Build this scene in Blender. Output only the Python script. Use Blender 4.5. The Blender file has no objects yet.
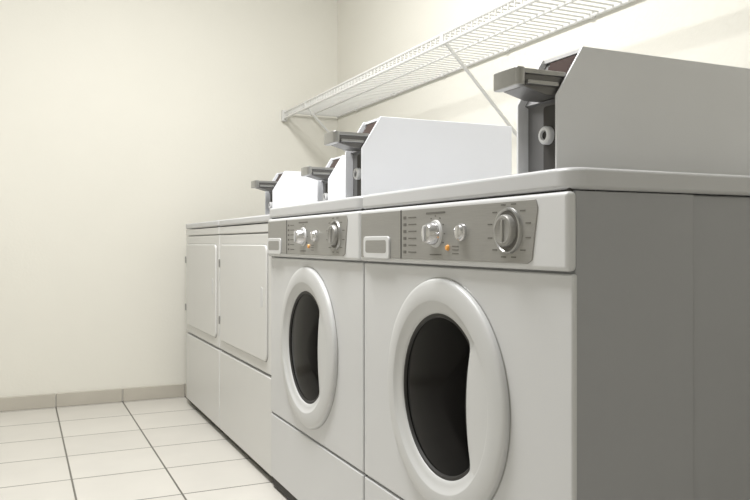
import bpy, bmesh, math
from mathutils import Vector, Matrix
K=0.70; H=1.06           # K: metres per layout unit, H: camera height in units
scene=bpy.context.scene
scene.view_settings.view_transform='Standard'
scene.view_settings.look='None'
COL=scene.collection

# ---------------------------------------------------------------- materials
def srgb(r,g,b):
    f=lambda c:(c/255/12.92) if c/255<=0.04045 else ((c/255+0.055)/1.055)**2.4
    return (f(r),f(g),f(b),1)
def mat(name,col,rough=0.4,metal=0.0,noise=0.03,nscale=8,bump=0.0,bscale=200,spec=0.5,coat=0.0,stretch=None):
    m=bpy.data.materials.new(name); m.use_nodes=True
    nt=m.node_tree; b=nt.nodes['Principled BSDF']
    b.inputs['Roughness'].default_value=rough; b.inputs['Metallic'].default_value=metal
    b.inputs['Specular IOR Level'].default_value=spec
    b.inputs['Coat Weight'].default_value=coat
    tc=nt.nodes.new('ShaderNodeTexCoord')
    mp=nt.nodes.new('ShaderNodeMapping')
    if stretch: mp.inputs['Scale'].default_value=stretch
    nt.links.new(tc.outputs['Object'],mp.inputs['Vector'])
    n=nt.nodes.new('ShaderNodeTexNoise'); n.inputs['Scale'].default_value=nscale; n.inputs['Detail'].default_value=4
    nt.links.new(mp.outputs[0],n.inputs['Vector'])
    r=nt.nodes.new('ShaderNodeValToRGB')
    r.color_ramp.elements[0].position=0.3; r.color_ramp.elements[1].position=0.7
    r.color_ramp.elements[0].color=tuple(c*(1-noise) for c in col[:3])+(1,)
    r.color_ramp.elements[1].color=tuple(min(1,c*(1+noise)) for c in col[:3])+(1,)
    nt.links.new(n.outputs['Fac'],r.inputs[0]); nt.links.new(r.outputs[0],b.inputs['Base Color'])
    if bump:
        n2=nt.nodes.new('ShaderNodeTexNoise'); n2.inputs['Scale'].default_value=bscale; n2.inputs['Detail'].default_value=3
        nt.links.new(mp.outputs[0],n2.inputs['Vector'])
        bp=nt.nodes.new('ShaderNodeBump'); bp.inputs['Strength'].default_value=bump; bp.inputs['Distance'].default_value=0.002
        nt.links.new(n2.outputs['Fac'],bp.inputs['Height']); nt.links.new(bp.outputs[0],b.inputs['Normal'])
    return m
M={}
M['wall']=mat('painted_wall',srgb(229,227,218),0.85,noise=0.012,nscale=2,bump=0.25,bscale=90,spec=0.2)
M['ceil']=mat('ceiling_paint',srgb(212,213,214),0.9,noise=0.01)
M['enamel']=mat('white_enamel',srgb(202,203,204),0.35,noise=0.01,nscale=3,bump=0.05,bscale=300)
M['enamel_shaded']=mat('shaded_enamel_side',srgb(156,157,160),0.45,noise=0.015,nscale=3,bump=0.05,bscale=300)  # cabinet enamel darkened: shade on the machine sides put into the colour
M['enamel_dry']=mat('dryer_enamel',srgb(210,210,208),0.4,noise=0.01,nscale=3)
M['deck']=mat('deck_plastic',srgb(193,194,196),0.35,noise=0.01)
M['plastic']=mat('console_plastic',srgb(204,205,206),0.35,noise=0.01)
M['insert']=mat('brushed_insert',srgb(150,149,146),0.38,metal=0.35,noise=0.05,nscale=30,stretch=(1,1,40))
M['chrome']=mat('satin_chrome',srgb(208,208,210),0.2,metal=0.9,noise=0.02)
M['darkmetal']=mat('dark_metal',srgb(112,111,110),0.35,metal=0.6,noise=0.06,nscale=40)
M['slide']=mat('slide_metal',srgb(165,165,164),0.28,metal=0.8,noise=0.05,nscale=40)
M['black']=mat('black_rubber',srgb(22,20,19),0.5,noise=0.05)
M['gap']=mat('dark_gap_rubber',srgb(60,58,56),0.8,noise=0.05)  # even dark grey for seams, gaskets, toe kicks and lock housings
M['glass']=mat('dark_door_glass',srgb(8,7,7),0.12,noise=0.1,spec=0.04)
M['ring']=mat('door_ring_plastic',srgb(196,197,197),0.36,noise=0.01)
M['boxgrey']=mat('coin_box_grey',srgb(220,221,223),0.4,noise=0.015,bump=0.05,bscale=250)
M['boxwhite']=mat('coin_box_white',srgb(236,238,243),0.4,noise=0.01)
M['boxdark']=mat('coin_box_inner',srgb(108,108,109),0.5,noise=0.03)
M['rib']=mat('slot_rib',srgb(84,68,66),0.5,noise=0.05)
M['ink']=mat('printed_ink',srgb(98,96,92),0.6,noise=0.02)
M['amber']=mat('amber_lamp',srgb(235,165,80),0.3,noise=0.02)
M['wire']=mat('white_wire_coating',srgb(216,216,213),0.4,noise=0.01)
M['lens']=mat('light_lens',srgb(245,245,240),0.4,noise=0.01)
nt=M['lens'].node_tree; nt.nodes['Principled BSDF'].inputs['Emission Color'].default_value=(1,.99,.97,1); nt.nodes['Principled BSDF'].inputs['Emission Strength'].default_value=0.8

def tile_mat(name,col,grout,size,ox,oy):
    m=bpy.data.materials.new(name); m.use_nodes=True; nt=m.node_tree; b=nt.nodes['Principled BSDF']
    tc=nt.nodes.new('ShaderNodeTexCoord'); mp=nt.nodes.new('ShaderNodeMapping')
    mp.inputs['Location'].default_value=(-ox,-oy,0)
    nt.links.new(tc.outputs['Object'],mp.inputs[0])
    br=nt.nodes.new('ShaderNodeTexBrick'); br.offset=0; br.squash=1
    br.inputs['Scale'].default_value=1; br.inputs['Brick Width'].default_value=size; br.inputs['Row Height'].default_value=size
    br.inputs['Mortar Size'].default_value=0.0031; br.inputs['Mortar Smooth'].default_value=0.1; br.inputs['Bias'].default_value=0
    br.inputs['Color1'].default_value=col; br.inputs['Color2'].default_value=tuple(c*0.95 for c in col[:3])+(1,); br.inputs['Mortar'].default_value=grout
    nt.links.new(mp.outputs[0],br.inputs['Vector'])
    n=nt.nodes.new('ShaderNodeTexNoise'); n.inputs['Scale'].default_value=6; n.inputs['Detail'].default_value=6
    nt.links.new(tc.outputs['Object'],n.inputs['Vector'])
    mx=nt.nodes.new('ShaderNodeMix'); mx.data_type='RGBA'; mx.blend_type='MULTIPLY'; mx.inputs[0].default_value=0.15
    nt.links.new(br.outputs['Color'],mx.inputs[6]); nt.links.new(n.outputs['Fac'],mx.inputs[7]); nt.links.new(mx.outputs[2],b.inputs['Base Color'])
    b.inputs['Roughness'].default_value=0.3
    bp=nt.nodes.new('ShaderNodeBump'); bp.invert=True; bp.inputs['Strength'].default_value=0.5; bp.inputs['Distance'].default_value=0.002
    nt.links.new(br.outputs['Fac'],bp.inputs['Height']); nt.links.new(bp.outputs[0],b.inputs['Normal'])
    return m
T=0.412*K
M['floor']=tile_mat('cream_floor_tile',srgb(217,214,207),srgb(98,95,90),T,0.2107*K,4.945*K)
M['skirt']=mat('baseboard_tile',srgb(188,183,172),0.4,noise=0.05,nscale=5)

# ---------------------------------------------------------------- helpers (units -> metres)
def finish(bm,name,m,parent=None,bev=0,seg=3,smooth=True,loc=None):
    bmesh.ops.recalc_face_normals(bm,faces=bm.faces)
    me=bpy.data.meshes.new(name); bm.to_mesh(me); bm.free()
    for v in me.vertices: v.co=v.co*K
    ms=m if isinstance(m,(list,tuple)) else [m]
    for x in ms: me.materials.append(M[x])
    o=bpy.data.objects.new(name,me); COL.objects.link(o)
    if parent: o.parent=parent
    if smooth:
        for p in me.polygons: p.use_smooth=True
        try: me.set_sharp_from_angle(angle=math.radians(35))
        except Exception: pass
    if bev:
        b=o.modifiers.new('bevel','BEVEL'); b.width=bev*K; b.segments=seg; b.limit_method='ANGLE'; b.angle_limit=math.radians(40)
        try: b.harden_normals=True
        except Exception: pass
    return o
def addbox(bm,x0,x1,y0,y1,z0,z1,mi=0):
    vs=[bm.verts.new((x,y,z)) for x in(x0,x1) for y in(y0,y1) for z in(z0,z1)]
    for q in((0,1,3,2),(4,6,7,5),(0,4,5,1),(2,3,7,6),(0,2,6,4),(1,5,7,3)):
        f=bm.faces.new([vs[i] for i in q]); f.material_index=mi
def box(name,x0,x1,y0,y1,z0,z1,m,parent=None,bev=0.0,seg=3):
    bm=bmesh.new(); addbox(bm,x0,x1,y0,y1,z0,z1); return finish(bm,name,m,parent,bev,seg)
def addprism(bm,pts,axis,a,b,mi=0):
    def P(p,t):
        return {'x':(t,p[0],p[1]),'y':(p[0],t,p[1]),'z':(p[0],p[1],t)}[axis]
    A=[bm.verts.new(P(p,a)) for p in pts]; B=[bm.verts.new(P(p,b)) for p in pts]
    n=len(pts)
    fs=[bm.faces.new(A),bm.faces.new(B[::-1])]
    for i in range(n): fs.append(bm.faces.new((A[i],B[i],B[(i+1)%n],A[(i+1)%n])))
    for f in fs: f.material_index=mi
def prism(name,pts,axis,a,b,m,parent=None,bev=0,seg=3):
    bm=bmesh.new(); addprism(bm,pts,axis,a,b); return finish(bm,name,m,parent,bev,seg)
def rrect(x0,x1,y0,y1,r,n=6):
    rs=r if isinstance(r,(list,tuple)) else (r,)*4   # corners: x0y0,x1y0,x1y1,x0y1
    out=[]
    for (cx,cy,sx,sy,a0),rr in zip(((x0,y0,1,1,180),(x1,y0,-1,1,270),(x1,y1,-1,-1,0),(x0,y1,1,-1,90)),rs):
        for i in range(n+1):
            a=math.radians(a0+90*i/n); out.append((cx+sx*rr+rr*math.cos(a),cy+sy*rr+rr*math.sin(a)))
    return out
def addcyl(bm,p0,p1,r0,r1=None,n=12,mi=0):
    p0=Vector(p0);p1=Vector(p1); r1=r0 if r1 is None else r1
    d=(p1-p0).normalized(); u=d.orthogonal().normalized(); v=d.cross(u)
    A=[];B=[]
    for i in range(n):
        a=2*math.pi*i/n; w=u*math.cos(a)+v*math.sin(a)
        A.append(bm.verts.new(p0+w*r0)); B.append(bm.verts.new(p1+w*r1))
    fs=[bm.faces.new(A[::-1]),bm.faces.new(B)]
    for i in range(n): fs.append(bm.faces.new((A[i],A[(i+1)%n],B[(i+1)%n],B[i])))
    for f in fs: f.material_index=mi
def lathe_x(name,cy,cz,prof,m,parent,n=48):
    """prof: list of (x,r), revolved about an axis parallel to X"""
    bm=bmesh.new(); rings=[]
    for x,r in prof:
        if r<1e-6: rings.append([bm.verts.new((x,cy,cz))])
        else: rings.append([bm.verts.new((x,cy+r*math.cos(2*math.pi*i/n),cz+r*math.sin(2*math.pi*i/n))) for i in range(n)])
    for A,B in zip(rings,rings[1:]):
        for i in range(n):
            j=(i+1)%n
            if len(A)==1 and len(B)==1: continue
            if len(A)==1: bm.faces.new((A[0],B[i],B[j]))
            elif len(B)==1: bm.faces.new((A[i],B[0],A[j]))
            else: bm.faces.new((A[i],B[i],B[j],A[j]))
    return finish(bm,name,m,parent)
def empty(name,x,y,z):
    e=bpy.data.objects.new(name,None); e.location=(x*K,y*K,z*K); e.empty_display_size=0.1; COL.objects.link(e); return e

# ---------------------------------------------------------------- room
XL,XR,YF,YB,ZC=-3.0,2.175,-2.2,5.40,3.55
box('floor',XL-.1,XR+.1,YF-.1,YB+.1,-0.1,0,'floor')
box('ceiling',XL-.1,XR+.1,YF-.1,YB+.1,ZC,ZC+.1,'ceil')
box('wall_back',XL-.1,XR+.1,YB,YB+.1,0,ZC,'wall')
box('wall_right',XR,XR+.1,YF,YB,0,ZC,'wall')
box('wall_left',XL-.1,XL,YF,YB,0,ZC,'wall')
box('wall_front',XL-.1,XR+.1,YF-.1,YF,0,ZC,'wall')
def baseboard(name,axis):
    bm=bmesh.new(); g=.003; t=.018; h=.088
    if axis=='x':
        x=0.2107-8*.412
        while x<XR:
            a=max(x+g,XL+.001); b=min(x+.412-g,XR-.001)
            if b>a: addbox(bm,a,b,YB-t,YB,0,h)
            x+=.412
    else:
        y=4.945+.412
        while y>YF:
            a=max(y-.412+g,YF+.001); b=min(y-g,YB-.02)
            xs=(XR-t,XR) if axis=='r' else (XL,XL+t)
            if b>a: addbox(bm,xs[0],xs[1],a,b,0,h)
            y-=.412
    return finish(bm,name,'skirt',None,.004,2)
baseboard('baseboard_back','x'); baseboard('baseboard_right','r'); baseboard('baseboard_left','l')

# ---------------------------------------------------------------- washing machines
Z=lambda z:z+H
def washer(Y0,W=1.0,D=1.03):
    e=empty('washing_machine',1,Y0,0)
    y0,y1=0,W
    # cabinet: front section, back section slightly inset, kick
    box('cabinet',.004,.324,y0+.003,y1-.003,.03,Z(.105),'enamel_shaded',e,.003)
    box('rear_cabinet',.320,D,y0+.008,y1-.008,.03,Z(.105),'enamel_shaded',e,.006)
    box('front_panel',-.006,.008,y0+.001,y1-.001,Z(-.733),Z(-.062),'enamel',e,.005)
    box('lower_access_panel',-.006,.008,y0+.001,y1-.001,.045,Z(-.741),'enamel',e,.005)
    box('toe_kick',-.001,.06,y0+.02,y1-.02,.01,.05,'gap',e)
    bm=bmesh.new()
    for fx in(.1,D-.1):
        for fy in(y0+.1,y1-.1):
            addcyl(bm,(fx,fy,0),(fx,fy,.012),.03); addcyl(bm,(fx,fy,.01),(fx,fy,.05),.012)
    finish(bm,'levelling_feet','black',e)
    # top deck
    prism('top_deck',rrect(-.016,D+.005,y0-.004,y1+.004,(.045,.01,.01,.02)),'z',Z(.107),Z(.152),'deck',e,.014,4)
    box('deck_gasket',-.004,.06,y0+.012,y1-.012,Z(.098),Z(.110),'gap',e)
    # console
    box('console',-.020,.006,y0-.001,y1,Z(-.057),Z(.103),'plastic',e,.010,4)
    pts=[(.128,Z(-.044)),(.112,Z(-.036)),(.092,Z(.075)),(.100,Z(.092)),(W-.012,Z(.092)),(W-.012,Z(-.044))]
    prism('console_insert',pts,'x',-.0225,-.016,'insert',e,.002,2)
    q=-.0225
    bm=bmesh.new(); addbox(bm,q-.001,q+.006,.722,.726,Z(-.044),Z(.092))
    finish(bm,'drawer_seam','gap',e)
    prism('drawer_handle',rrect(.795,.978,Z(-.047),Z(.020),.014),'x',q-.005,q+.004,'plastic',e,.003,3)
    prism('drawer_handle_cup',rrect(.812,.961,Z(-.030),Z(.009),.010),'x',q-.0055,q-.003,'insert',e,.001,1)
    # big dial
    cy,cz=.197,Z(.027)
    lathe_x('cycle_dial_bezel',cy,cz,[(q,.052),(q-.006,.050),(q-.007,.047),(q-.004,.044),(q-.004,0)],'slide',e)
    lathe_x('cycle_dial_well',cy,cz,[(q-.0035,.044),(q-.0045,.044),(q-.0045,0)],'ink',e)
    lathe_x('cycle_dial',cy,cz,[(q,.036),(q-.014,.035),(q-.017,.033),(q-.018,.028),(q-.016,.024),(q-.016,0)],'insert',e)
    box('cycle_dial_grip',q-.0195,q-.012,cy-.0035,cy+.0035,cz-.024,cz+.024,'slide',e,.002)
    # temperature knob
    cy,cz=.525,Z(.024)
    lathe_x('temperature_knob_skirt',cy,cz,[(q,.036),(q-.005,.034),(q-.006,0)],'plastic',e)
    lathe_x('temperature_knob',cy,cz,[(q-.003,.030),(q-.022,.027),(q-.030,.023),(q-.033,.015),(q-.033,0)],'chrome',e)
    box('temperature_knob_pointer',q-.037,q-.028,cy-.004,cy+.004,cz-.020,cz+.020,'plastic',e,.002)
    lathe_x('start_button',.393,Z(.026),[(q,.022),(q-.006,.021),(q-.008,.018),(q-.014,.016),(q-.016,.010),(q-.016,0)],'chrome',e)
    lathe_x('indicator_lamp',.462,Z(-.012),[(q,.008),(q-.005,.006),(q-.006,0)],'amber',e,16)
    # printed labels
    bm=bmesh.new()
    def dash(y,z,w,h=.004): addbox(bm,q-.0008,q+.002,y-w/2,y+w/2,Z(z)-h/2,Z(z)+h/2)
    for i in range(6):
        dash(.700,.070-i*.019,.016,.008); dash(.655,.070-i*.019,.045,.003)
    dash(.525,.078,.10,.005); dash(.525,-.030,.06,.003)
    for i in range(3): dash(.425,-.012-i*.009+.004,.03,.002)
    for k in range(12):
        a=2*math.pi*k/12+.26
        if abs(math.sin(a))>.97: continue
        dash(.197+.072*math.cos(a)*1.05,.027+.060*math.sin(a),.018,.0028)
    for k in range(9):
        a=math.radians(-30+30*k); dash(.525+.046*math.cos(a),.024+.046*math.sin(a),.006,.003)
    finish(bm,'console_print','ink',e,smooth=False)
    # door -------------------------------------------------
    cy,cz=.517,Z(-.395); n=144
    R=.303; rw=.213; cut=.154
    def win(th,shr=0):      # window outline radius: circle with a concave bite on the near side
        c,s=math.cos(th),math.sin(th)
        r=rw-shr
        if c<0:
            lo,hi=0.02,r
            f=lambda w:(-c*w)-((cut-shr)-.024*(1-min(1,(w*s/.15)**2)))
            if f(hi)>0:
                for _ in range(30):
                    mid=(lo+hi)/2
                    if f(mid)>0: hi=mid
                    else: lo=mid
                r=lo
        return r
    raw=[win(2*math.pi*i/n) for i in range(n)]
    for _ in range(2): raw=[(raw[i-1]+raw[i]*2+raw[(i+1)%n])/4 for i in range(n)]
    def ring(bm,x,fn): 
        return [bm.verts.new((x,cy+fn(i)*math.cos(2*math.pi*i/n),cz+fn(i)*math.sin(2*math.pi*i/n))) for i in range(n)]
    def skin(bm,Rs):
        for k,(A,B) in enumerate(zip(Rs,Rs[1:])):
            for i in range(n): bm.faces.new((A[i],B[i],B[(i+1)%n],A[(i+1)%n]))
    bm=bmesh.new()
    spec=[(-.002,lambda i:R),(-.015,lambda i:R),(-.020,lambda i:R-.003),(-.022,lambda i:R-.007),(-.0235,lambda i:R-.014),
          (-.029,lambda i:max(raw[i]+.034,.247)),(-.028,lambda i:max(raw[i]+.031,.244)),(-.024,lambda i:max(raw[i]+.027,.240)),
          (-.019,lambda i:raw[i]+.012),(-.017,lambda i:raw[i]+.004),(-.014,lambda i:raw[i]),(-.002,lambda i:raw[i]-.004)]
    skin(bm,[ring(bm,x,f) for x,f in spec])
    finish(bm,'door_ring','ring',e)
    bm=bmesh.new()
    skin(bm,[ring(bm,x,f) for x,f in [(-.0062,lambda i:R+.004),(-.0072,lambda i:R+.003),(-.0072,lambda i:R-.002)]])
    finish(bm,'door_edge_ring','slide',e)  # thin grey ring along the door's outer edge
    bm=bmesh.new()
    skin(bm,[ring(bm,x,f) for x,f in [(-.012,lambda i:raw[i]-.001),(-.013,lambda i:raw[i]-.008),(-.008,lambda i:raw[i]-.012),(-.006,lambda i:raw[i]-.012)]])
    finish(bm,'door_gasket','black',e)
    bm=bmesh.new()
    Rs=[ring(bm,-.0075,lambda i:(raw[i]-.010))]
    for t in(.93,.8,.6,.4,.2): Rs.append(ring(bm,-.0075-.012*(1-t*t)**.9 ,lambda i,t=t:(raw[i]-.010)*t))
    skin(bm,Rs); bm.faces.new(Rs[-1])
    finish(bm,'door_window','glass',e)
    return e
W1=washer(1.223,1.018)
W2=washer(2.250,.995)

# ---------------------------------------------------------------- dryers
def dryer(Y0,W=.965,D=1.03):
    e=empty('clothes_dryer',1,Y0,0); y0,y1=0,W
    box('cabinet',.015,D,y0+.004,y1-.004,.03,Z(.09),'enamel_shaded',e,.006)
    prism('top_deck',rrect(-.006,D+.004,y0-.001,y1+.001,(.02,.01,.01,.02)),'z',Z(.092),Z(.127),'deck',e,.010,3)
    box('control_strip',-.002,.04,y0+.002,y1-.002,Z(.048),Z(.088),'enamel_dry',e,.005)
    box('upper_front_panel',0,.04,y0+.002,y1-.002,Z(-.582),Z(.044),'enamel_dry',e,.006)
    box('lower_access_panel',0,.04,y0+.002,y1-.002,.035,Z(-.594),'enamel_dry',e,.006)
    box('toe_kick',.02,.06,y0+.02,y1-.02,.01,.04,'gap',e)
    prism('door_groove',rrect(y0+.047,y1-.047,Z(-.533),Z(-.005),.036),'x',-.0015,.01,'insert',e)
    prism('door_leaf',rrect(y0+.050,y1-.050,Z(-.530),Z(-.008),.034),'x',-.010,.01,'enamel_dry',e,.006,3)
    prism('door_pull_recess',rrect(y0+.10,y0+.135,Z(-.29),Z(-.20),.012),'x',-.0115,-.005,'plastic',e,.001,2)
    bm=bmesh.new()
    for zz in(-.11,-.42): addbox(bm,-.016,-.001,y1-.050,y1-.036,Z(zz)-.022,Z(zz)+.022)
    finish(bm,'door_hinges','slide',e,.003,2)
    bm=bmesh.new()
    for fx in(.1,D-.1):
        for fy in(y0+.1,y1-.1): addcyl(bm,(fx,fy,0),(fx,fy,.012),.03); addcyl(bm,(fx,fy,.01),(fx,fy,.05),.012)
    finish(bm,'levelling_feet','black',e)
    return e
dryer(3.258,.962); dryer(4.232,.930)

# ---------------------------------------------------------------- coin boxes
def coinbox(X0,Y0,zb,m,L=.635,W=.157):
    e=empty('coin_payment_box',X0,Y0,zb)
    prof=[(0,0),(0,.182),(.074,.300),(L,.300),(L,0)]
    prism('near_side_panel',prof,'y',0,.008,m,e,.0025,2)
    prism('far_side_panel',prof,'y',W-.008,W,m,e,.0025,2)
    bm=bmesh.new()
    addbox(bm,.078,L,.004,W-.004,.290,.2985)           # lid
    addbox(bm,L-.008,L,.004,W-.004,0.001,.296)              # back
    addbox(bm,.05,L-.01,.007,W-.007,0.001,.010)             # bottom pan
    finish(bm,'lid_and_back',m,e)
    box('recessed_front',.030,.040,.007,W-.007,0.001,.190,'boxdark',e)
    prism('slant_plate',[(.020,.180),(.030,.176),(.094,.278),(.086,.290)],'y',.007,W-.007,'boxdark',e)
    prism('lock_housing',rrect(.016,.062,.004,.165,.008),'x',.008,.034,'gap',e,.003,2)
    lathe_x('lock_barrel',.040,.095,[(.010,.021),(-.004,.021),(-.008,.018),(-.008,.012),(-.002,.011),(-.002,0)],'plastic',e,28)
    lathe_x('lock_keyway',.040,.095,[(-.002,.010),(-.0035,.009),(-.0035,0)],'black',e,16)
    # coin slide mechanism
    prism('slide_housing',[(-.080,.198),(-.080,.226),(.040,.236),(.052,.222),(.020,.182),(-.02,.182)],'y',.014,.098,'darkmetal',e,.003,2)
    box('slide_rail',-.086,.034,.009,.103,.226,.238,'slide',e,.003)
    box('slide_channel',-.075,.010,.004,.016,.202,.212,'slide',e,.003)
    prism('slide_pusher',rrect(-.104,-.078,.006,.106,.010),'z',.198,.240,'slide',e,.004,3)
    bm=bmesh.new()
    for i in range(8):
        x=.036+i*.0058; z=.217+i*.0090
        addbox(bm,x,x+.0018,.030,.125,z-.006,z+.006)
    finish(bm,'coin_slot_ribs',['rib'],e,smooth=False)
    return e
ZW=Z(.1525); ZD=Z(.1275)
coinbox(1.10,1.408,ZW,'boxgrey')
coinbox(1.095,2.49,ZW,'boxwhite')
coinbox(1.35,3.47,ZD,'boxwhite')
coinbox(1.35,4.37,ZD,'boxwhite')

# ---------------------------------------------------------------- wire shelf
def shelf():
    e=empty('wire_shelf',XR,0,Z(.952))
    xf=1.75-XR; xb=-.012; ya,yb=1.1,5.37
    bm=bmesh.new()
    r=.0040; R2=.0075
    y=ya
    while y<yb:
        addcyl(bm,(xb,y,0),(xf,y,0),r,n=6); addcyl(bm,(xf,y,0),(xf-.004,y,-.046),r,n=6); y+=.045
    finish(bm,'cross_wires','wire',e)
    bm=bmesh.new()
    for x,z,rr in((xb,-.006,R2),(xf,-.002,R2),(xf-.004,-.046,R2),(xb*.5+xf*.5,-.008,.006)):
        addcyl(bm,(x,ya,z),(x,yb,z),rr,n=10)
    addcyl(bm,(xb,yb-.005,0),(xf,yb-.005,0),R2,n=10)
    finish(bm,'long_rails','wire',e)
    bm=bmesh.new()
    for y in(1.5,3.06,4.92):
        addcyl(bm,(xf+.005,y,-.03),(-.006,y,-.45),.0085,n=10)
        addbox(bm,-.008,0,y-.014,y+.014,-.48,-.42)
        addbox(bm,xf-.008,xf+.012,y-.010,y+.010,-.052,.006)
    finish(bm,'support_braces','wire',e)
    bm=bmesh.new()
    y=1.3
    while y<5.3:
        addbox(bm,-.022,0,y-.012,y+.012,-.016,.016); y+=.62
    addbox(bm,xf-.02,xf+.02,5.362,5.40,-.065,.015)
    finish(bm,'wall_clips','wire',e,.003)
shelf()

# ---------------------------------------------------------------- ceiling light and added fill
def light(x,y,sx,sy,power,col=(1,.99,.975)):
    e=empty('ceiling_or_fill_light',x,y,ZC)
    box('light_housing',-sx/2-.03,sx/2+.03,-sy/2-.03,sy/2+.03,-.10,0,'lens',e,.02)
    d=bpy.data.lights.new('tube_or_fill_light','AREA'); d.shape='RECTANGLE'; d.size=sx*K; d.size_y=sy*K; d.energy=power; d.color=col
    o=bpy.data.objects.new('tube_or_fill_light',d); COL.objects.link(o); o.parent=e; o.location=(0,0,-.11*K)
light(.40,2.7,.6,1.9,62)
light(-1.3,-.3,.6,1.6,9)  # weak unseen fill, added behind the camera side to lift the machine sides

w=bpy.data.worlds.new('world'); scene.world=w; w.use_nodes=True
w.node_tree.nodes['Background'].inputs[0].default_value=(.8,.78,.72,1); w.node_tree.nodes['Background'].inputs[1].default_value=.3

# ---------------------------------------------------------------- camera
c=bpy.data.cameras.new('camera'); co=bpy.data.objects.new('camera',c); COL.objects.link(co)
co.location=(0,0,H*K); co.rotation_euler=(math.radians(90),0,-math.atan2(355,771))
c.sensor_width=36; c.lens=36*771/750; c.shift_y=-7/750; c.clip_start=.02
scene.camera=co
